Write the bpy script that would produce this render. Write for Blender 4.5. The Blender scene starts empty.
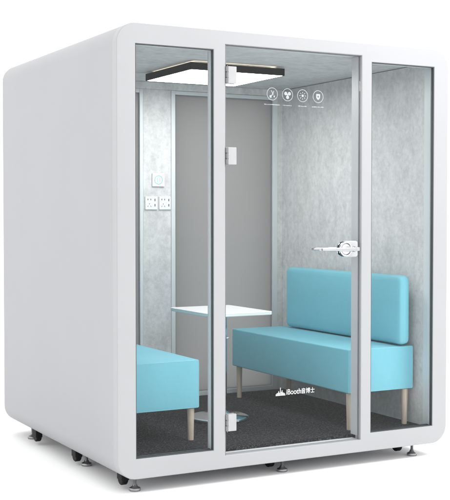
import bpy, bmesh, math, random
from mathutils import Vector, Matrix

random.seed(7)
S = bpy.context.scene
COL = S.collection
PI = math.pi

# ---------------------------------------------------------------- materials
def lin(c):
    c = c / 255.0
    return c / 12.92 if c <= 0.04045 else ((c + 0.055) / 1.055) ** 2.4

def new_mat(name):
    m = bpy.data.materials.new(name)
    m.use_nodes = True
    nt = m.node_tree
    b = nt.nodes['Principled BSDF']
    return m, nt, b

def coords(nt, scale=(1, 1, 1)):
    tc = nt.nodes.new('ShaderNodeTexCoord')
    mp = nt.nodes.new('ShaderNodeMapping')
    mp.inputs['Scale'].default_value = scale
    nt.links.new(tc.outputs['Object'], mp.inputs['Vector'])
    return mp.outputs['Vector']

def noise(nt, vec, scale, detail=4, rough=0.55):
    n = nt.nodes.new('ShaderNodeTexNoise')
    n.inputs['Scale'].default_value = scale
    n.inputs['Detail'].default_value = detail
    n.inputs['Roughness'].default_value = rough
    nt.links.new(vec, n.inputs['Vector'])
    return n.outputs['Fac']

def ramp(nt, fac, stops):
    r = nt.nodes.new('ShaderNodeValToRGB')
    el = r.color_ramp.elements
    while len(el) < len(stops):
        el.new(0.5)
    for e, (p, c) in zip(el, stops):
        e.position = p
        e.color = (*c, 1)
    nt.links.new(fac, r.inputs['Fac'])
    return r.outputs['Color']

def bump(nt, b, h, strength, dist):
    n = nt.nodes.new('ShaderNodeBump')
    n.inputs['Strength'].default_value = strength
    n.inputs['Distance'].default_value = dist
    nt.links.new(h, n.inputs['Height'])
    nt.links.new(n.outputs['Normal'], b.inputs['Normal'])

def paint(name, col, rough=0.45, var=0.03, bs=0.0, metal=0.0, spec=0.5, nscale=3.0):
    m, nt, b = new_mat(name)
    v = coords(nt)
    f = noise(nt, v, nscale, 5)
    lo = tuple(max(0, c * (1 - var)) for c in col)
    hi = tuple(min(1, c * (1 + var)) for c in col)
    nt.links.new(ramp(nt, f, [(0.3, lo), (0.7, hi)]), b.inputs['Base Color'])
    b.inputs['Roughness'].default_value = rough
    b.inputs['Metallic'].default_value = metal
    b.inputs['Specular IOR Level'].default_value = spec
    if bs > 0:
        bump(nt, b, noise(nt, v, 350, 2), bs, 0.0006)
    return m

M = {}
M['body'] = paint('powder_coated_panel', (0.318, 0.322, 0.335), 0.5, 0.012, 0.12)
M['frame'] = paint('powder_coated_frame', (0.338, 0.342, 0.352), 0.45, 0.012, 0.08)
M['trim'] = paint('aluminium_trim', (0.56, 0.60, 0.62), 0.35, 0.02)
M['sill'] = paint('sill_metal', (0.66, 0.66, 0.68), 0.35, 0.03)
M['jamb'] = paint('jamb_metal', (0.48, 0.485, 0.50), 0.4, 0.02)
M['gasket'] = paint('dark_rubber', (0.045, 0.05, 0.052), 0.6, 0.1)
M['seal'] = paint('grey_seal', (0.17, 0.17, 0.175), 0.5, 0.05)
M['black'] = paint('black_plastic', (0.005, 0.005, 0.0055), 0.6, 0.15, spec=0.2)
M['black_frame'] = paint('black_anodised', (0.006, 0.006, 0.0065), 0.55, 0.1, spec=0.2)
M['white_plastic'] = paint('white_plastic', (0.68, 0.69, 0.70), 0.3, 0.01)
M['socket_hole'] = paint('socket_hole', (0.10, 0.11, 0.12), 0.6, 0.02)
M['cyan_mark'] = paint('cyan_mark', (0.10, 0.50, 0.52), 0.4, 0.01)
M['handle_grey'] = paint('handle_plate_metal', (0.42, 0.425, 0.43), 0.3, 0.02)
M['lever'] = paint('lever_metal', (0.42, 0.43, 0.44), 0.2, 0.02, metal=1.0)
M['table_white'] = paint('table_laminate', (0.80, 0.80, 0.81), 0.28, 0.01)
M['table_edge'] = paint('table_edge', (0.62, 0.70, 0.71), 0.3, 0.02)
M['chrome'] = paint('chrome', (0.72, 0.74, 0.76), 0.10, 0.01, metal=1.0)
M['satin'] = paint('satin_metal', (0.70, 0.71, 0.72), 0.32, 0.02, metal=1.0)
M['foot_steel'] = paint('foot_steel', (0.30, 0.30, 0.31), 0.34, 0.08, metal=1.0, nscale=60)
M['decal'] = paint('white_decal', (0.86, 0.87, 0.88), 0.5, 0.01)
M['decal_thin'] = paint('thin_white_decal', (0.80, 0.81, 0.82), 0.5, 0.01)
M['decal'].node_tree.nodes['Principled BSDF'].inputs['Alpha'].default_value = 0.72
M['decal_thin'].node_tree.nodes['Principled BSDF'].inputs['Alpha'].default_value = 0.25
M['hinge_dark'] = paint('hinge_knuckle_metal', (0.20, 0.20, 0.205), 0.4, 0.05, nscale=40)
M['hinge'] = paint('hinge_metal', (0.36, 0.365, 0.37), 0.4, 0.05, nscale=40)

# grey felt acoustic lining, brushed vertically
def felt(name, axis_scale, lo, hi):
    m, nt, b = new_mat(name)
    v = coords(nt, axis_scale)
    f1 = noise(nt, v, 40, 8, 0.76)
    f2 = noise(nt, coords(nt, (1, 1, 0.6)), 11, 5, 0.65)
    f3 = noise(nt, coords(nt), 260, 2)
    a = nt.nodes.new('ShaderNodeMath'); a.operation = 'MULTIPLY_ADD'
    a.inputs[1].default_value = 0.55
    nt.links.new(f1, a.inputs[0])
    s = nt.nodes.new('ShaderNodeMath'); s.operation = 'MULTIPLY'; s.inputs[1].default_value = 0.35
    nt.links.new(f2, s.inputs[0]); nt.links.new(s.outputs[0], a.inputs[2])
    a2 = nt.nodes.new('ShaderNodeMath'); a2.operation = 'MULTIPLY_ADD'; a2.inputs[1].default_value = 0.10
    nt.links.new(f3, a2.inputs[0]); nt.links.new(a.outputs[0], a2.inputs[2])
    nt.links.new(ramp(nt, a2.outputs[0], [(0.40, lo), (0.49, tuple((x + y) / 2 for x, y in zip(lo, hi))), (0.585, hi)]), b.inputs['Base Color'])
    b.inputs['Roughness'].default_value = 0.95
    b.inputs['Specular IOR Level'].default_value = 0.15
    bump(nt, b, f3, 0.35, 0.002)
    return m
M['felt'] = felt('grey_felt', (1, 1, 0.95), (0.45, 0.46, 0.464), (0.615, 0.622, 0.624))
M['felt_ceiling'] = felt('grey_felt_ceiling', (0.62, 1, 1), (0.42, 0.432, 0.437), (0.58, 0.588, 0.592))

# dark loop carpet
m, nt, b = new_mat('charcoal_carpet')
v = coords(nt)
f = noise(nt, v, 95, 4, 0.85)
nt.links.new(ramp(nt, f, [(0.36, (0.004, 0.004, 0.005)), (0.52, (0.022, 0.022, 0.024)), (0.66, (0.10, 0.10, 0.105))]), b.inputs['Base Color'])
b.inputs['Roughness'].default_value = 1.0
b.inputs['Specular IOR Level'].default_value = 0.1
bump(nt, b, f, 0.8, 0.006)
M['carpet'] = m

# blue leatherette
def fabric(name, col):
    m, nt, b = new_mat(name)
    v = coords(nt)
    f = noise(nt, v, 2.2, 3)
    nt.links.new(ramp(nt, f, [(0.3, tuple(c * 0.955 for c in col)), (0.7, tuple(c * 1.04 for c in col))]), b.inputs['Base Color'])
    b.inputs['Roughness'].default_value = 0.55
    b.inputs['Specular IOR Level'].default_value = 0.35
    b.inputs['Sheen Weight'].default_value = 0.08
    vo = nt.nodes.new('ShaderNodeTexVoronoi'); vo.inputs['Scale'].default_value = 420
    nt.links.new(v, vo.inputs['Vector'])
    big = noise(nt, v, 9, 3)
    mx = nt.nodes.new('ShaderNodeMath'); mx.operation = 'MULTIPLY_ADD'; mx.inputs[1].default_value = 0.06
    nt.links.new(vo.outputs['Distance'], mx.inputs[0]); nt.links.new(big, mx.inputs[2])
    bump(nt, b, mx.outputs[0], 0.25, 0.012)
    return m
M['blue'] = fabric('blue_leatherette', (0.155, 0.445, 0.535))
M['seam'] = paint('blue_seam', (0.19, 0.49, 0.575), 0.6, 0.03)

# pale beech
m, nt, b = new_mat('pale_beech')
v = coords(nt, (1, 1, 0.06))
f = noise(nt, v, 120, 4)
nt.links.new(ramp(nt, f, [(0.3, (0.40, 0.33, 0.25)), (0.7, (0.56, 0.48, 0.38))]), b.inputs['Base Color'])
b.inputs['Roughness'].default_value = 0.5
M['beech'] = m

# grey frosted privacy glass, daylight coming through it
m, nt, b = new_mat('grey_frosted_glass')
v = coords(nt)
f = noise(nt, v, 1.2, 2)
nt.links.new(ramp(nt, f, [(0.3, (0.115, 0.117, 0.118)), (0.7, (0.13, 0.132, 0.133))]), b.inputs['Base Color'])
b.inputs['Roughness'].default_value = 0.30
tl = nt.nodes.new('ShaderNodeBsdfTranslucent'); tl.inputs['Color'].default_value = (0.84, 0.84, 0.84, 1)
mx = nt.nodes.new('ShaderNodeMixShader'); mx.inputs[0].default_value = 0.5
nt.links.new(b.outputs[0], mx.inputs[1]); nt.links.new(tl.outputs[0], mx.inputs[2])
nt.links.new(mx.outputs[0], nt.nodes['Material Output'].inputs['Surface'])
M['grey_glass'] = m

# clear thin glass, faint green tint
def glass(name, tint):
    m = bpy.data.materials.new(name); m.use_nodes = True
    nt = m.node_tree; nt.nodes.clear()
    out = nt.nodes.new('ShaderNodeOutputMaterial')
    tr = nt.nodes.new('ShaderNodeBsdfTransparent'); tr.inputs['Color'].default_value = (*tint, 1)
    gl = nt.nodes.new('ShaderNodeBsdfGlossy'); gl.inputs['Roughness'].default_value = 0.035
    lw = nt.nodes.new('ShaderNodeLayerWeight'); lw.inputs['Blend'].default_value = 0.5
    pw = nt.nodes.new('ShaderNodeMath'); pw.operation = 'POWER'; pw.inputs[1].default_value = 5
    nt.links.new(lw.outputs['Facing'], pw.inputs[0])
    ma = nt.nodes.new('ShaderNodeMath'); ma.operation = 'MULTIPLY_ADD'
    ma.inputs[1].default_value = 0.9; ma.inputs[2].default_value = 0.013
    nt.links.new(pw.outputs[0], ma.inputs[0])
    mx = nt.nodes.new('ShaderNodeMixShader')
    nt.links.new(ma.outputs[0], mx.inputs[0])
    nt.links.new(tr.outputs[0], mx.inputs[1]); nt.links.new(gl.outputs[0], mx.inputs[2])
    nt.links.new(mx.outputs[0], out.inputs[0])
    return m
M['glass'] = glass('clear_glass', (0.970, 0.976, 0.977))

def emit(name, col, strength):
    m = bpy.data.materials.new(name); m.use_nodes = True
    nt = m.node_tree; nt.nodes.clear()
    out = nt.nodes.new('ShaderNodeOutputMaterial')
    e = nt.nodes.new('ShaderNodeEmission')
    e.inputs['Color'].default_value = (*col, 1); e.inputs['Strength'].default_value = strength
    nt.links.new(e.outputs[0], out.inputs[0])
    return m
M['lamp'] = emit('lamp_diffuser', (1.0, 0.985, 0.97), 16.5)
M['halo'] = emit('warm_halo_strip', (1.0, 0.90, 0.74), 4.5)

m, nt, b = new_mat('white_studio_floor')
f = noise(nt, coords(nt), 0.8, 3)
nt.links.new(ramp(nt, f, [(0.3, (0.90, 0.90, 0.90)), (0.7, (0.92, 0.92, 0.92))]), b.inputs['Base Color'])
b.inputs['Roughness'].default_value = 0.9
b.inputs['Specular IOR Level'].default_value = 0.1
M['floor'] = m

# ---------------------------------------------------------------- helpers
def link(name, me, mat, parent=None, loc=(0, 0, 0), sharp=38, wn=True):
    for p in me.polygons:
        p.use_smooth = True
    me.set_sharp_from_angle(angle=math.radians(sharp))
    if mat is not None and not me.materials:
        me.materials.append(mat)
    o = bpy.data.objects.new(name, me)
    COL.objects.link(o)
    o.location = loc
    if parent is not None:
        o.parent = parent
    if wn:
        w = o.modifiers.new('weighted', 'WEIGHTED_NORMAL'); w.keep_sharp = True
    return o

def bm_obj(name, bm, mat, parent=None, loc=(0, 0, 0), sharp=38):
    bmesh.ops.recalc_face_normals(bm, faces=bm.faces)
    me = bpy.data.meshes.new(name)
    bm.to_mesh(me); bm.free()
    return link(name, me, mat, parent, loc, sharp)

def add_box(bm, x0, x1, y0, y1, z0, z1, bev=0.0, seg=3):
    r = bmesh.ops.create_cube(bm, size=1.0)
    vs = r['verts']
    for vv in vs:
        vv.co = Vector((x0 + (vv.co.x + .5) * (x1 - x0), y0 + (vv.co.y + .5) * (y1 - y0), z0 + (vv.co.z + .5) * (z1 - z0)))
    if bev > 0:
        es = list({e for vv in vs for e in vv.link_edges})
        bmesh.ops.bevel(bm, geom=es, offset=bev, segments=seg, profile=0.5, affect='EDGES')
    return vs

def box(name, x0, x1, y0, y1, z0, z1, mat, parent=None, bev=0.002, seg=2):
    bm = bmesh.new()
    add_box(bm, x0, x1, y0, y1, z0, z1, bev, seg)
    return bm_obj(name, bm, mat, parent)

def add_lathe(bm, prof, cx, cy, n=48, axis='z'):
    rings = []
    for r, h in prof:
        ring = []
        for i in range(n):
            a = 2 * PI * i / n
            if axis == 'z':
                p = (cx + r * math.cos(a), cy + r * math.sin(a), h)
            else:                                     # along y; cx, cy hold x and z
                p = (cx + r * math.cos(a), h, cy + r * math.sin(a))
            ring.append(bm.verts.new(p))
        rings.append(ring)
    for a, b in zip(rings, rings[1:]):
        for i in range(n):
            bm.faces.new((a[i], a[(i + 1) % n], b[(i + 1) % n], b[i]))
    bm.faces.new(rings[0]); bm.faces.new(rings[-1][::-1])

def lathe(name, prof, cx, cy, mat, parent=None, n=48, axis='z', sharp=38):
    bm = bmesh.new()
    add_lathe(bm, prof, cx, cy, n, axis)
    return bm_obj(name, bm, mat, parent, sharp=sharp)

def rrect(x0, x1, z0, z1, r, seg=14):
    pts = []
    if r <= 0:
        return [(x0, z0), (x1, z0), (x1, z1), (x0, z1)]
    for cx, cz, a0 in ((x1 - r, z0 + r, -PI / 2), (x1 - r, z1 - r, 0), (x0 + r, z1 - r, PI / 2), (x0 + r, z0 + r, PI)):
        for i in range(seg + 1):
            a = a0 + PI / 2 * i / seg
            pts.append((cx + r * math.cos(a), cz + r * math.sin(a)))
    return pts

def plate_with_holes(outer, holes, y0, y1, bev, back=False):
    """outer = (x0,x1,z0,z1,r); holes the same.  Front rim rounded by bev."""
    bm = bmesh.new()
    front = []
    for k, (x0, x1, z0, z1, r) in enumerate([outer] + holes):
        s = 1 if k == 0 else -1
        rings = []
        steps = [(bev * (1 - math.sin(t)), bev * (1 - math.cos(t))) for t in (0, PI / 6, PI / 3, PI / 2)] + [(0, y1 - y0)]
        for inset, dy in steps:
            i = inset * s
            pts = rrect(x0 + i, x1 - i, z0 + i, z1 - i, max(r - i, 0.0) if r > 0 else 0)
            rings.append([bm.verts.new((px, y0 + dy, pz)) for px, pz in pts])
        for a, b in zip(rings, rings[1:]):
            n = len(a)
            for i in range(n):
                bm.faces.new((a[i], a[(i + 1) % n], b[(i + 1) % n], b[i]))
        front.append(rings[0])
        front.append(rings[-1])
    for sel in (0, 1):
        es = []
        for ring in front[sel::2]:
            n = len(ring)
            for i in range(n):
                es.append(bm.edges.get((ring[i], ring[(i + 1) % n])))
        bmesh.ops.triangle_fill(bm, use_beauty=True, use_dissolve=False, edges=es)
    return bm

def thing(name, label, cat, loc=(0, 0, 0), group=None):
    o = bpy.data.objects.new(name, None)
    COL.objects.link(o)
    o.location = loc
    o['label'] = label; o['category'] = cat
    if group:
        o['group'] = group
    return o

def tag(o, label, cat, group=None):
    o['label'] = label; o['category'] = cat
    if group:
        o['group'] = group
    return o

def part_of(o, root):
    """parent o (built in world coordinates) under root, shifting its mesh to the root's place"""
    o.data.transform(Matrix.Translation(-root.location))
    o.parent = root
    return o

def text_mesh(body, size, x, y, z, depth=0.0003, align='LEFT', sx=1.0):
    c = bpy.data.curves.new('lettering', 'FONT')
    c.body = body; c.size = size; c.extrude = depth; c.align_x = align
    o = bpy.data.objects.new('lettering_tmp', c)
    COL.objects.link(o)
    bpy.context.view_layer.update()
    me = bpy.data.meshes.new_from_object(o.evaluated_get(bpy.context.evaluated_depsgraph_get()))
    bpy.data.objects.remove(o); bpy.data.curves.remove(c)
    for vv in me.vertices:
        px, py, pz = vv.co
        vv.co = (x + px * sx, y - pz, z + py)
    return me

# ---------------------------------------------------------------- dimensions (metres)
W, D, H, R = 2.0071, 1.8179, 2.2, 0.10
XA, XB, XC = 0.0979, 0.5224, 0.5877
XD, XE, XF = W - XC, W - XB, W - XA
Z1, Z2, Z3, Z4 = 0.0987, 2.1021, 0.0667, 2.1326
FZ = 0.085                 # carpet level inside
GZ = -0.075                # studio floor
XL, XR = 0.092, 1.912      # felt faces
YB = 1.62                  # inner back wall
CZ = 2.134                 # ceiling felt

# ---------------------------------------------------------------- the setting
me = bpy.data.meshes.new('floor')
bm = bmesh.new()
bmesh.ops.create_grid(bm, x_segments=8, y_segments=8, size=60)
for vv in bm.verts:
    vv.co.z = GZ
bm.to_mesh(me); bm.free()
fl = link('floor', me, M['floor'], wn=False)
fl['kind'] = 'structure'

# ---------------------------------------------------------------- the booth
booth = thing('office_booth', 'light grey free-standing office booth with rounded corners and glass front', 'booth', (W / 2, D / 2, GZ))
def bp(o):
    return part_of(o, booth)

# outer shell: a rounded tube from just behind the front frame to the back
bm = bmesh.new()
outer = rrect(0, W, 0, H, R, 18)
rings = []
for inset, y in ((0, 0.05), (0, D - 0.02), (0.004, D - 0.006), (0.012, D), (0.05, D)):
    pts = rrect(inset, W - inset, inset, H - inset, R - inset * 0.5, 18)
    rings.append([bm.verts.new((px, y, pz)) for px, pz in pts])
inn = [(0.085, 0.06), (W - 0.085, 0.06), (W - 0.085, 2.15), (0.085, 2.15)]
for a, b in zip(rings, rings[1:]):
    n = len(a)
    for i in range(n):
        bm.faces.new((a[i], a[(i + 1) % n], b[(i + 1) % n], b[i]))
ib = [bm.verts.new((px, D, pz)) for px, pz in inn]
ifr = [bm.verts.new((px, 0.05, pz)) for px, pz in inn]
for i in range(4):
    bm.faces.new((ib[i], ib[(i + 1) % 4], ifr[(i + 1) % 4], ifr[i]))
for ra, rb in ((rings[-1], ib), (rings[0], ifr)):
    es = [bm.edges.get((r[i], r[(i + 1) % len(r)])) for r in (ra, rb) for i in range(len(r))]
    bmesh.ops.triangle_fill(bm, use_beauty=True, edges=es)
bp(bm_obj('shell', bm, M['body']))

# front frame with the three openings
bm = plate_with_holes((0, W, 0, H, R), [(XA, XB, Z1, Z2, 0), (XC, XD, Z3, Z4, 0), (XE, XF, Z1, Z2, 0)], 0.0, 0.05, 0.004)
front = bp(bm_obj('front_frame', bm, M['frame']))
# inner jambs that stand behind the frame's pillars and round its rim
bm = bmesh.new()
add_box(bm, XD, XE + 0.0, 0.0502, 0.091, FZ, Z4, 0.001, 1)
add_box(bm, XB + 0.012, XC, 0.0502, 0.091, FZ, Z4, 0.001, 1)
add_box(bm, XD - 0.003, XD - 0.0002, 0.0285, 0.0908, FZ + 0.0005, Z4 - 0.0005)
bp(bm_obj('door_jamb', bm, M['jamb']))
bp(box('side_trim', XF, W - 0.086, 0.0502, 0.089, FZ, CZ, M['trim'], bev=0.001, seg=1))
bp(box('side_trim', 0.086, XA - 0.002, 0.0502, 0.089, FZ, CZ, M['trim'], bev=0.001, seg=1))
bp(box('door_sill', XC, XD, 0.0502, 0.083, 0.061, Z3, M['sill'], bev=0.0008))

# window gaskets and panes
for x0, x1 in ((XA, XB), (XE, XF)):
    bm = bmesh.new()
    t = 0.0035
    yg = 0.022
    add_box(bm, x0, x0 + t, 0.004, yg, Z1, Z2)
    add_box(bm, x1 - t, x1, 0.004, yg, Z1, Z2)
    add_box(bm, x0 + t, x1 - t, 0.004, yg, Z1, Z1 + t)
    add_box(bm, x0 + t, x1 - t, 0.031, 0.0505, Z1 + 0.0002, Z1 + t)
    add_box(bm, x0 + t, x1 - t, 0.004, yg, Z2 - t, Z2)
    g = bp(box('window_pane', x0 + 0.0005, x1 - 0.0005, 0.0225, 0.0305, Z1 + 0.0005, Z2 - 0.0005, M['glass'], bev=0.0))
    gk = bm_obj('gasket', bm, M['gasket'])
    gk.data.transform(Matrix.Translation(-booth.location)); gk.parent = g
    bm = bmesh.new()
    add_box(bm, x0, x0 + t, 0.031, 0.0498, Z1, Z2)
    add_box(bm, x1 - t, x1, 0.031, 0.0498, Z1, Z2)
    add_box(bm, x0 + t, x1 - t, 0.031, 0.0498, Z2 - t, Z2)
    gk = bm_obj('glazing_bead', bm, M['trim'])
    gk.data.transform(Matrix.Translation(-booth.location)); gk.parent = g

# glass door with everything fixed to it
bm = bmesh.new()
DX0, DX1, DZ0, DZ1 = XC + 0.006, XD - 0.004, Z3 + 0.006, Z4 - 0.004
add_box(bm, DX0, DX1, 0.010, 0.020, DZ0, DZ1)
door = bp(bm_obj('door', bm, M['glass']))
def dp(o):
    o.data.transform(Matrix.Translation(-booth.location)); o.parent = door
    return o
bm = bmesh.new()
add_box(bm, XC + 0.0003, XC + 0.0055, 0.006, 0.026, Z3 + 0.001, Z4 - 0.001)
dp(bm_obj('hinge_seal', bm, M['seal']))
bm = bmesh.new()
add_box(bm, XD - 0.0036, XD - 0.0003, 0.0205, 0.0275, Z3 + 0.001, Z4 - 0.0045)
add_box(bm, XC + 0.006, XD - 0.0003, 0.0205, 0.0275, Z4 - 0.0044, Z4 - 0.0003)
dp(bm_obj('closing_seal', bm, M['seal']))

# glass clamp hinges
for zc in (1.981, 1.576, 0.231):
    bm = bmesh.new()
    add_box(bm, 0.6025, 0.650, -0.004, 0.0095, zc - 0.043, zc + 0.043, 0.002, 2)
    add_box(bm, 0.6025, 0.650, 0.0205, 0.028, zc - 0.043, zc + 0.043, 0.002, 2)
    h = dp(bm_obj('hinge', bm, M['hinge']))
    bm = bmesh.new()
    for k in (-1, 0, 1):
        add_box(bm, 0.589 if k else 0.591, 0.6023, -0.005, 0.012, zc + k * 0.0285 - 0.0135, zc + k * 0.0285 + 0.0135, 0.003, 2)
    add_lathe(bm, [(0.0022, zc - 0.046), (0.0022, zc + 0.046)], 0.596, -0.0055, 12)
    dp(bm_obj('hinge_knuckle', bm, M['hinge_dark']))

# lever handle on a squared rose, on both faces of the glass
def handle(y, s):
    bm = bmesh.new()
    zc = 1.099; xc = 1.352
    pts = rrect(xc - 0.048, xc + 0.045, zc - 0.043, zc + 0.043, 0.014, 6)
    rings = []
    for ins, dy in ((0, 0), (0, 0.006), (0.003, 0.0095), (0.006, 0.0105)):
        rings.append([bm.verts.new((xc + (px - xc) * (1 - ins / 0.045), y + s * dy, zc + (pz - zc) * (1 - ins / 0.045))) for px, pz in pts])
    for a, b in zip(rings, rings[1:]):
        for i in range(len(a)):
            bm.faces.new((a[i], a[(i + 1) % len(a)], b[(i + 1) % len(a)], b[i]))
    bm.faces.new(rings[0]); bm.faces.new(rings[-1])
    plate = dp(bm_obj('handle', bm, M['handle_grey']))
    # round collar standing left of the plate's middle
    bm = bmesh.new()
    prof = [(0.040, y), (0.041, y + s * 0.008), (0.039, y + s * 0.013), (0.033, y + s * 0.015), (0.029, y + s * 0.013), (0.026, y + s * 0.011)]
    add_lathe(bm, prof, 1.318, zc, 40, axis='y')
    dp(bm_obj('handle_collar', bm, M['chrome']))
    # lever: hub, neck and a flattened arm with a returned tip
    bm = bmesh.new()
    add_lathe(bm, [(0.014, y + s * 0.010), (0.014, y + s * 0.046), (0.012, y + s * 0.050)], 1.350, zc, 28, axis='y')
    path = [(1.383, .040), (1.352, .045), (1.29, .047), (1.22, .047), (1.168, .046), (1.146, .042), (1.142, .030)]
    prev = None
    for k, (px, d) in enumerate(path):
        hz = 0.0105 if k < 3 else 0.0085
        if k >= 5: hz = 0.007
        ring = []
        for i in range(14):
            a = 2 * PI * i / 14
            ring.append(bm.verts.new((px + (0.006 * math.cos(a) if k == 6 else 0), y + s * (d + (0.0065 * math.cos(a) if k < 6 else 0)), zc + hz * math.sin(a))))
        if prev:
            for i in range(14):
                bm.faces.new((prev[i], prev[(i + 1) % 14], ring[(i + 1) % 14], ring[i]))
        else:
            bm.faces.new(ring)
        prev = ring
    bm.faces.new(prev)
    dp(bm_obj('handle_lever', bm, M['lever']))
handle(0.0098, -1)
handle(0.0202, 1)

# printed marks on the door glass
YD = 0.0096
def quad(bm, pts, y=YD):
    vs = [bm.verts.new((px, y, pz)) for px, pz in pts]
    bm.faces.new(vs)
def disc(bm, cx, cz, r, n=20):
    quad(bm, [(cx + r * math.cos(2 * PI * i / n), cz + r * math.sin(2 * PI * i / n)) for i in range(n)])
def ringm(bm, cx, cz, r, w, n=48, a0=0, a1=2 * PI):
    A = [a0 + (a1 - a0) * i / n for i in range(n + 1)]
    for p, q in zip(A, A[1:]):
        quad(bm, [(cx + rr * math.cos(t), cz + rr * math.sin(t)) for rr, t in ((r, p), (r, q), (r - w, q), (r - w, p))])
def stroke(bm, x0, z0, x1, z1, w):
    d = Vector((x1 - x0, z1 - z0)); d.normalize(); nn = Vector((-d.y, d.x)) * w / 2
    quad(bm, [(x0 + nn.x, z0 + nn.y), (x1 + nn.x, z1 + nn.y), (x1 - nn.x, z1 - nn.y), (x0 - nn.x, z0 - nn.y)])
def finish(name, bm, mat='decal'):
    bmesh.ops.remove_doubles(bm, verts=bm.verts, dist=1e-6)
    r = bmesh.ops.extrude_face_region(bm, geom=list(bm.faces))
    for vv in [g for g in r['geom'] if isinstance(g, bmesh.types.BMVert)]:
        vv.co.y -= 0.0003
    return dp(bm_obj(name, bm, M[mat]))

IZ = 1.9
for k, cx in enumerate((0.866, 0.958, 1.050, 1.146)):
    bm = bmesh.new()
    ringm(bm, cx, IZ, 0.0325, 0.0026)
    if k == 0:      # sprig: a stem, two arms and a drop
        stroke(bm, cx - 0.006, IZ + 0.018, cx + 0.007, IZ - 0.004, 0.0035)
        stroke(bm, cx + 0.009, IZ + 0.014, cx - 0.004, IZ - 0.010, 0.0035)
        disc(bm, cx - 0.010, IZ - 0.013, 0.0068)
        disc(bm, cx + 0.012, IZ - 0.012, 0.0045)
    elif k == 1:    # three-bladed fan
        for a in (PI / 6, PI * 5 / 6, -PI / 2):
            disc(bm, cx + 0.0125 * math.cos(a), IZ + 0.0125 * math.sin(a), 0.0092)
        for a in (PI / 6, PI * 5 / 6, -PI / 2):
            stroke(bm, cx, IZ, cx + 0.008 * math.cos(a), IZ + 0.008 * math.sin(a), 0.006)
    elif k == 2:    # sun: centre and rays
        disc(bm, cx, IZ, 0.0068)
        for i in range(8):
            a = i * PI / 4
            stroke(bm, cx + 0.013 * math.cos(a), IZ + 0.013 * math.sin(a), cx + 0.020 * math.cos(a), IZ + 0.020 * math.sin(a), 0.003)
    else:           # shield with a small window
        pts = [(-0.012, 0.014), (0.012, 0.014), (0.012, -0.006), (0.006, -0.014), (0, -0.017), (-0.006, -0.014), (-0.012, -0.006)]
        ins = [(-0.004, 0.005), (0.004, 0.005), (0.004, -0.002), (0.002, -0.005), (0, -0.006), (-0.002, -0.005), (-0.004, -0.002)]
        for i in range(7):
            j = (i + 1) % 7
            quad(bm, [(cx + p[0], IZ + p[1]) for p in (pts[i], pts[j], ins[j], ins[i])])
    # the caption below is too small to read: a row of fine ticks
    wd = (0.047, 0.028, 0.026, 0.038)[k]
    x = cx - wd
    rnd = random.Random(k + 3)
    while x < cx + wd - 0.003:
        w = rnd.uniform(0.003, 0.0055)
        hgt = rnd.choice((0.0055, 0.0055, 0.008))
        quad(bm, [(x, IZ - 0.0565), (x + w, IZ - 0.0565), (x + w, IZ - 0.0565 + hgt * .6), (x, IZ - 0.0565 + hgt * .6)])
        x += w + rnd.choice((0.0016, 0.0016, 0.004))
    finish('icon', bm, 'decal_thin')

# maker's mark near the foot of the door
bm = bmesh.new()
x = 0.890
for h in (0.006, 0.010, 0.012, 0.020, 0.012, 0.038, 0.016, 0.024, 0.012, 0.010, 0.007):
    quad(bm, [(x, 0.347), (x + 0.0032, 0.347), (x + 0.0032, 0.347 + h), (x, 0.347 + h)])
    x += 0.0052
quad(bm, [(0.889, 0.3435), (0.948, 0.3435), (0.948, 0.3462), (0.889, 0.3462)])
finish('logo_bars', bm)
me = text_mesh('iBooth', 0.040, 0.952, YD - 0.0003, 0.346, sx=0.86)
dp(link('lettering', me, M['decal'], wn=False))
me = text_mesh('\u97f3\u535a\u58eb', 0.031, 1.044, YD - 0.0003, 0.347, sx=0.92)
dp(link('lettering', me, M['decal'], wn=False))

# floor, ceiling and felt lining
bp(box('carpet', 0.0855, W - 0.0855, 0.084, YB + 0.02, 0.0605, FZ, M['carpet'], bev=0))
bp(box('ceiling_lining', 0.0855, W - 0.0855, 0.0915, YB + 0.02, CZ, 2.1495, M['felt_ceiling'], bev=0))
bp(box('wall_lining', XR, W - 0.0855, 0.0905, YB + 0.02, FZ + 0.0005, CZ - 0.004, M['felt'], bev=0.002))
bp(box('wall_lining', 0.0855, XL, 0.0905, YB + 0.02, FZ + 0.0005, CZ - 0.004, M['felt'], bev=0.002))
bp(box('lintel', 0.0855, W - 0.0855, 0.0502, 0.091, Z4 + 0.0005, 2.1495, M['trim'], bev=0))

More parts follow.
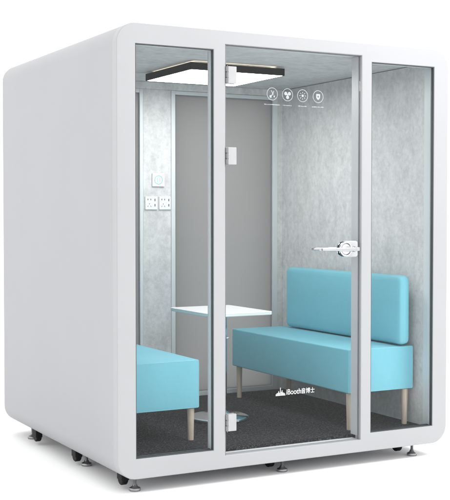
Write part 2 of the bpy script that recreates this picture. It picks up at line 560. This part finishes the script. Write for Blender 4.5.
# back wall: two grey glass lights in light frames, felt post between them
HOLES = [(0.135, 0.837, FZ + 0.035, 2.057, 0), (1.099, 1.827, FZ + 0.035, 2.057, 0)]
bw = bp(bm_obj('back_wall', plate_with_holes((0.0855, W - 0.0855, 0.0605, 2.1495, 0), HOLES, YB + 0.0205, YB + 0.06, 0.0005), M['felt']))
bp(bm_obj('back_cover', plate_with_holes((0.0855, W - 0.0855, 0.0605, 2.1495, 0), HOLES, YB + 0.0605, D - 0.008, 0.0005), M['body']))
bp(box('felt_post', 0.866, 1.064, YB, YB + 0.02, FZ + 0.0006, 2.0875, M['felt'], bev=0.002))
bp(box('felt_header', XL + .0005, XR - .0005, YB, YB + 0.02, 2.088, CZ - 0.0005, M['felt'], bev=0.002))
for gx0, gx1, xl, xr in ((0.13, 0.842, 0.0925, 0.865), (1.094, 1.832, 1.065, 1.868)):
    gp = bp(box('back_window', gx0, gx1, YB + 0.012, YB + 0.02, FZ + 0.03, 2.062, M['grey_glass'], bev=0))
    bm = bmesh.new()
    add_box(bm, xl, gx0, YB - 0.003, YB + 0.0203, FZ + 0.001, 2.087, 0.002, 2)
    add_box(bm, gx1, xr, YB - 0.003, YB + 0.0203, FZ + 0.001, 2.087, 0.002, 2)
    add_box(bm, gx0, gx1, YB - 0.002, YB + 0.0203, 2.0622, 2.0865, 0.002, 2)
    add_box(bm, gx0, gx1, YB - 0.002, YB + 0.0203, FZ + 0.001, FZ + 0.03, 0.002, 2)
    fr = bm_obj('frame', bm, M['trim'])
    fr.data.transform(Matrix.Translation(-booth.location)); fr.parent = gp
bp(box('felt_edge', 1.8685, XR - 0.0005, YB, YB + 0.02, FZ + 0.0006, 2.0875, M['felt'], bev=0.002))

# levelling feet and transport castors under the booth
for fx, fy in ((0.126, 0.083), (0.980, 0.094), (1.829, 0.081), (0.118, 0.711), (0.098, 1.555), (1.87, 0.80), (1.87, 1.62), (0.99, 1.62)):
    prof = [(0.027, GZ), (0.029, GZ + 0.004), (0.029, GZ + 0.012), (0.026, GZ + 0.0165), (0.016, GZ + 0.021), (0.0105, GZ + 0.031), (0.0085, GZ + 0.034)]
    f = bp(lathe('levelling_foot', prof, fx, fy, M['foot_steel'], n=32))
    bm = bmesh.new()
    pr = []
    z = GZ + 0.034
    while z < 0.022:
        pr += [(0.0085, z), (0.0074, z + 0.002)]; z += 0.004
    add_lathe(bm, pr, fx, fy, 20)
    st = bm_obj('threaded_stem', bm, M['foot_steel'])
    st.data.transform(Matrix.Translation(-booth.location)); st.parent = f
for cx, cy in ((0.092, 0.15), (0.080, 0.755), (0.067, 1.37), (0.932, 0.145), (1.772, 0.145), (1.93, 0.85), (1.93, 1.5), (0.95, 1.5)):
    bm = bmesh.new()
    pr = [(0.030, cx - 0.016), (0.034, cx - 0.012), (0.034, cx + 0.012), (0.030, cx + 0.016)]
    n = 28
    rings = [[bm.verts.new((px, cy + r * math.cos(2 * PI * i / n), -0.022 + r * math.sin(2 * PI * i / n))) for i in range(n)] for r, px in pr]
    for a, b in zip(rings, rings[1:]):
        for i in range(n):
            bm.faces.new((a[i], a[(i + 1) % n], b[(i + 1) % n], b[i]))
    bm.faces.new(rings[0]); bm.faces.new(rings[-1])
    add_box(bm, cx - 0.021, cx + 0.021, cy - 0.032, cy + 0.032, -0.030, 0.02, 0.005, 2)
    bp(bm_obj('castor', bm, M['black']))

# ---------------------------------------------------------------- ceiling light
lx0, lx1, ly0, ly1, lz0, lz1 = 0.687, 1.290, 0.580, 1.185, 2.080, 2.122
lamp = thing('ceiling_light', 'square white LED panel with black rim hung under the booth ceiling', 'ceiling light', ((lx0 + lx1) / 2, (ly0 + ly1) / 2, lz0))
bm = bmesh.new()
t = 0.005
add_box(bm, lx0, lx0 + t, ly0, ly1, lz0, lz1, 0.001, 1)
add_box(bm, lx1 - t, lx1, ly0, ly1, lz0, lz1, 0.001, 1)
add_box(bm, lx0 + t, lx1 - t, ly0, ly0 + t, lz0, lz1 - .0005, 0.001, 1)
add_box(bm, lx0 + t, lx1 - t, ly1 - t, ly1, lz0, lz1 - .0005, 0.001, 1)
add_box(bm, lx0 + t, lx1 - t, ly0 + t, ly1 - t, lz1 - 0.012, lz1 - 0.002)
for px in (lx0 + .1, lx1 - .1):
    for py in (ly0 + .1, ly1 - .1):
        add_lathe(bm, [(0.012, lz1 - 0.003), (0.012, CZ + 0.001)], px, py, 16)
part_of(bm_obj('lamp_frame', bm, M['black_frame']), lamp)
part_of(box('diffuser', lx0 + t + .0004, lx1 - t - .0004, ly0 + t + .0004, ly1 - t - .0004, lz0 + 0.0015, lz0 + 0.008, M['lamp'], bev=0), lamp)
bm = bmesh.new()
e = 0.035
for a in ((lx0 + e, lx0 + e + .012, ly0 + e, ly1 - e), (lx1 - e - .012, lx1 - e, ly0 + e, ly1 - e),
          (lx0 + e + .013, lx1 - e - .013, ly0 + e, ly0 + e + .012), (lx0 + e + .013, lx1 - e - .013, ly1 - e - .012, ly1 - e)):
    add_box(bm, *a, lz1 + 0.0005, lz1 + 0.005)
part_of(bm_obj('light_strip', bm, M['halo']), lamp)

# ---------------------------------------------------------------- switch and sockets on the felt post
SW = thing('wall_switch', 'square white touch switch with a pale cyan ring, above the two sockets', 'switch', (0.969, YB, 1.507))
part_of(box('cover_plate', 0.926, 1.012, YB - 0.011, YB - 0.0005, 1.464, 1.550, M['white_plastic'], bev=0.003, seg=3), SW)
bm = bmesh.new()
for cx, cz, r0, r1 in ((0.969, 1.507, 0.029, 0.0255),):
    n = 40
    A = [2 * PI * i / n for i in range(n)]
    lo = [[bm.verts.new((cx + r * math.cos(a), YB - 0.0113 - d, cz + r * math.sin(a))) for a in A] for r, d in ((r0, 0), (r0, .0008), (r1, .0008), (r1, 0))]
    for a, b in zip(lo, lo[1:] + lo[:1]):
        for i in range(n):
            bm.faces.new((a[i], a[(i + 1) % n], b[(i + 1) % n], b[i]))
for dx in (-0.009, 0.009):
    add_box(bm, 0.969 + dx - 0.0012, 0.969 + dx + 0.0012, YB - 0.0121, YB - 0.0112, 1.492, 1.522)
part_of(bm_obj('touch_ring', bm, M['cyan_mark']), SW)

def socket(cx, cz, label):
    t_ = thing('wall_socket', label, 'socket', (cx, YB, cz), 'wall sockets on the felt post')
    part_of(box('cover_plate', cx - 0.0425, cx + 0.0425, YB - 0.010, YB - 0.0005, cz - 0.0425, cz + 0.0425, M['white_plastic'], bev=0.003, seg=3), t_)
    bm = bmesh.new()
    y0, y1 = YB - 0.0106, YB - 0.0099
    for dx in (-0.024, -0.004):
        add_box(bm, cx + dx - 0.0028, cx + dx + 0.0028, y0, y1, cz + 0.018, cz + 0.028)
    for dx, rot in ((-0.024, 1), (-0.004, -1), (-0.014, 0)):
        if rot == 0:
            add_box(bm, cx + dx - 0.0018, cx + dx + 0.0018, y0, y1, cz - 0.010, cz - 0.001)
        else:
            vs = add_box(bm, cx + dx - 0.0016, cx + dx + 0.0016, y0, y1, cz - 0.026, cz - 0.016)
            bmesh.ops.rotate(bm, cent=(cx + dx, y0, cz - 0.021), matrix=Matrix.Rotation(rot * 0.5, 3, 'Y'), verts=vs)
    part_of(bm_obj('socket_slots', bm, M['socket_hole']), t_)
    bm = bmesh.new()
    for dz in (0.020, -0.014):
        add_box(bm, cx + 0.022, cx + 0.029, y0, y1, cz + dz - 0.008, cz + dz + 0.008)
    part_of(bm_obj('charging_port', bm, M['socket_hole']), t_)
socket(0.9185, 1.358, 'left of the two white wall sockets, the one under the switch')
socket(1.0170, 1.358, 'right of the two white wall sockets, next to the grey glass')

# ---------------------------------------------------------------- benches
def soft_box(x0, x1, y0, y1, z0, z1, r, bulge=(0, 0, 0), cell=0.05):
    """rounded cushion block with slightly swollen faces"""
    bm = bmesh.new()
    add_box(bm, x0, x1, y0, y1, z0, z1)
    L = (x1 - x0, y1 - y0, z1 - z0)
    for ax in range(3):
        lo = (x0, y0, z0)[ax]
        cuts = [lo + r, lo + L[ax] - r]
        k = max(1, int((L[ax] - 2 * r) / cell))
        cuts += [lo + r + (L[ax] - 2 * r) * i / k for i in range(1, k)]
        cuts += [lo + r * 0.35, lo + L[ax] - r * 0.35]
        no = [0, 0, 0]; no[ax] = 1
        for c in cuts:
            co = [0, 0, 0]; co[ax] = c
            bmesh.ops.bisect_plane(bm, geom=bm.verts[:] + bm.edges[:] + bm.faces[:], plane_co=co, plane_no=no)
    c = Vector(((x0 + x1) / 2, (y0 + y1) / 2, (z0 + z1) / 2))
    hl = Vector(L) / 2
    for vv in bm.verts:
        d = vv.co - c
        core = Vector([max(-(hl[i] - r), min(hl[i] - r, d[i])) for i in range(3)])
        out = d - core
        if out.length > 1e-9:
            out = out.normalized() * r
        u = [min(1, abs(core[i]) / max(1e-6, hl[i] - r)) for i in range(3)]
        p = core + out
        for i in range(3):
            if bulge[i]:
                j, k = [q for q in range(3) if q != i]
                w = (1 - u[j] ** 4) * (1 - u[k] ** 4) * (1 if u[i] > 0.999 else 0)
                p[i] += math.copysign(bulge[i] * w, d[i])
        vv.co = c + p
    return bm

def bench(label, x0, x1, y0, y1, zs, zt, back_side):
    t_ = thing('bench', label, 'bench', ((x0 + x1) / 2, (y0 + y1) / 2, FZ), 'turquoise benches inside the booth')
    part_of(bm_obj('seat', soft_box(x0, x1, y0, y1, zs, zt, 0.009, (0.003, 0.003, 0.004)), M['blue'], sharp=80), t_)
    seat = [o for o in t_.children if o.name.startswith('seat')][0]
    for py, sg in ((y0, -1), (y1, 1)):           # sewn welt round each end of the seat
        bm = bmesh.new()
        pts = rrect(x0 + 0.0035, x1 - 0.0035, zs + 0.0035, zt - 0.0035, 0.006, 5)
        rings = []
        n = len(pts)
        for i in range(n):
            (ax, az), (cx_, cz_) = pts[i - 1], pts[(i + 1) % n]
            d = Vector((cx_ - ax, cz_ - az)).normalized(); nn = Vector((d.y, -d.x))
            rings.append([bm.verts.new((pts[i][0] + nn.x * 0.0024 * math.cos(a), py - sg * 0.0025 + 0.0024 * math.sin(a), pts[i][1] + nn.y * 0.0024 * math.cos(a))) for a in (k * PI / 4 for k in range(8))])
        for i in range(n):
            a, c = rings[i], rings[(i + 1) % n]
            for k in range(8):
                bm.faces.new((a[k], a[(k + 1) % 8], c[(k + 1) % 8], c[k]))
        wl = bm_obj('welt', bm, M['seam'], sharp=80)
        wl.data.transform(Matrix.Translation(-t_.location)); wl.parent = seat
    if back_side > 0:
        bx0, bx1 = x1 - 0.112, x1 - 0.032
    else:
        bx0, bx1 = x0 - 0.058, x0 + 0.052
    part_of(bm_obj('backrest', soft_box(bx0, bx1, y0 - 0.02 , y1 - 0.11, zt + 0.008, zt + 0.402, 0.034, (0.006, 0.0, 0.003)), M['blue'], sharp=80), t_)
    for lx in (x0 + 0.034, x1 - 0.034):
        for ly in (y0 + 0.036, y1 - 0.036):
            bm = bmesh.new()
            add_lathe(bm, [(0.0145, FZ + 0.0005), (0.0155, FZ + 0.002), (0.0195, zs - 0.004)], lx, ly, 24)
            part_of(bm_obj('leg', bm, M['beech']), t_)
    return t_
bench('turquoise bench on beech legs with its backrest along the right wall', 1.437, 1.885, 0.145, 1.475, 0.293, 0.537, 1)
bench('turquoise bench beside the left window, only its end and one leg showing', 0.155, 0.602, 0.315, 1.50, 0.260, 0.516, -1)

# ---------------------------------------------------------------- table
tb = thing('pedestal_table', 'white square pedestal table on a round chrome base between the benches', 'table', (0.985, 0.815, FZ))
tx0, tx1, ty0, ty1, tz = 0.785, 1.188, 0.535, 1.065, 0.731
def slab(x0, x1, y0, y1, r, prof):
    bm = bmesh.new()
    rings = []
    for ins, z in prof:
        rings.append([bm.verts.new((px, py, z)) for px, py in rrect(x0 + ins, x1 - ins, y0 + ins, y1 - ins, r - ins, 6)])
    for a, b in zip(rings, rings[1:]):
        for i in range(len(a)):
            bm.faces.new((a[i], a[(i + 1) % len(a)], b[(i + 1) % len(a)], b[i]))
    bm.faces.new(rings[0]); bm.faces.new(rings[-1])
    return bm
top = part_of(bm_obj('tabletop', slab(tx0, tx1, ty0, ty1, 0.02, [(0.001, tz - 0.0034), (0.0, tz - 0.003), (0.0, tz - 0.001), (0.0012, tz)]), M['table_white']), tb)
eb = part_of(bm_obj('edge_band', slab(tx0, tx1, ty0, ty1, 0.02, [(0.004, tz - 0.020), (0.0005, tz - 0.017), (0.0005, tz - 0.0036)]), M['table_edge']), tb)
eb.parent = top
part_of(lathe('column', [(0.048, 0.112), (0.048, tz - 0.03), (0.048, tz - 0.0235)], 0.985, 0.815, M['chrome'], n=40), tb)
part_of(lathe('mounting_plate', [(0.10, tz - 0.0235), (0.10, tz - 0.0203)], 0.985, 0.815, M['black'], n=40), tb)
part_of(lathe('base', [(0.173, FZ + 0.0005), (0.177, FZ + 0.004), (0.177, FZ + 0.015), (0.173, FZ + 0.021), (0.160, FZ + 0.024), (0.10, FZ + 0.030), (0.067, FZ + 0.040), (0.054, FZ + 0.055), (0.0485, FZ + 0.075)], 0.985, 0.815, M['chrome'], n=72, sharp=50), tb)
part_of(box('height_lever', 1.020, 1.038, 0.783, 0.795, 0.557, 0.569, M['satin'], bev=0.004), tb)

# ---------------------------------------------------------------- light and world
w = bpy.data.worlds.new('World')
S.world = w
w.use_nodes = True
bg = w.node_tree.nodes['Background']
bg.inputs['Color'].default_value = (1.0, 1.0, 1.0, 1)
bg.inputs['Strength'].default_value = 1.75

def area(name, loc, target, size, power):
    l = bpy.data.lights.new(name, 'AREA')
    l.shape = 'SQUARE'; l.size = size; l.energy = power
    o = bpy.data.objects.new(name, l)
    COL.objects.link(o)
    o.location = loc
    d = Vector(target) - Vector(loc)
    o.rotation_euler = d.to_track_quat('-Z', 'Y').to_euler()
    return o
area('studio_softbox', (3.6, -2.0, 4.2), (1.3, 0, 1.2), 1.6, 165)

# ---------------------------------------------------------------- camera
cam = bpy.data.cameras.new('Camera')
co = bpy.data.objects.new('Camera', cam)
COL.objects.link(co)
cam.sensor_fit = 'HORIZONTAL'; cam.sensor_width = 36.0
cam.lens = 1112.85 / 450 * 36
cam.clip_end = 500
yaw, pitch = -0.4959, -0.0307
fwd = Vector((-math.sin(yaw) * math.cos(pitch), math.cos(yaw) * math.cos(pitch), math.sin(pitch)))
co.location = (-2.0709, -4.9104, 1.276)
co.rotation_euler = fwd.to_track_quat('-Z', 'Y').to_euler()
S.camera = co

S.view_settings.view_transform = 'Standard'
S.view_settings.look = 'None'
S.view_settings.gamma = 1
S.view_settings.exposure = 0.0
S.cycles.use_denoising = True
S.cycles.max_bounces = 14
S.cycles.transparent_max_bounces = 24
S.cycles.transmission_bounces = 8
S.cycles.glossy_bounces = 6
S.cycles.diffuse_bounces = 6
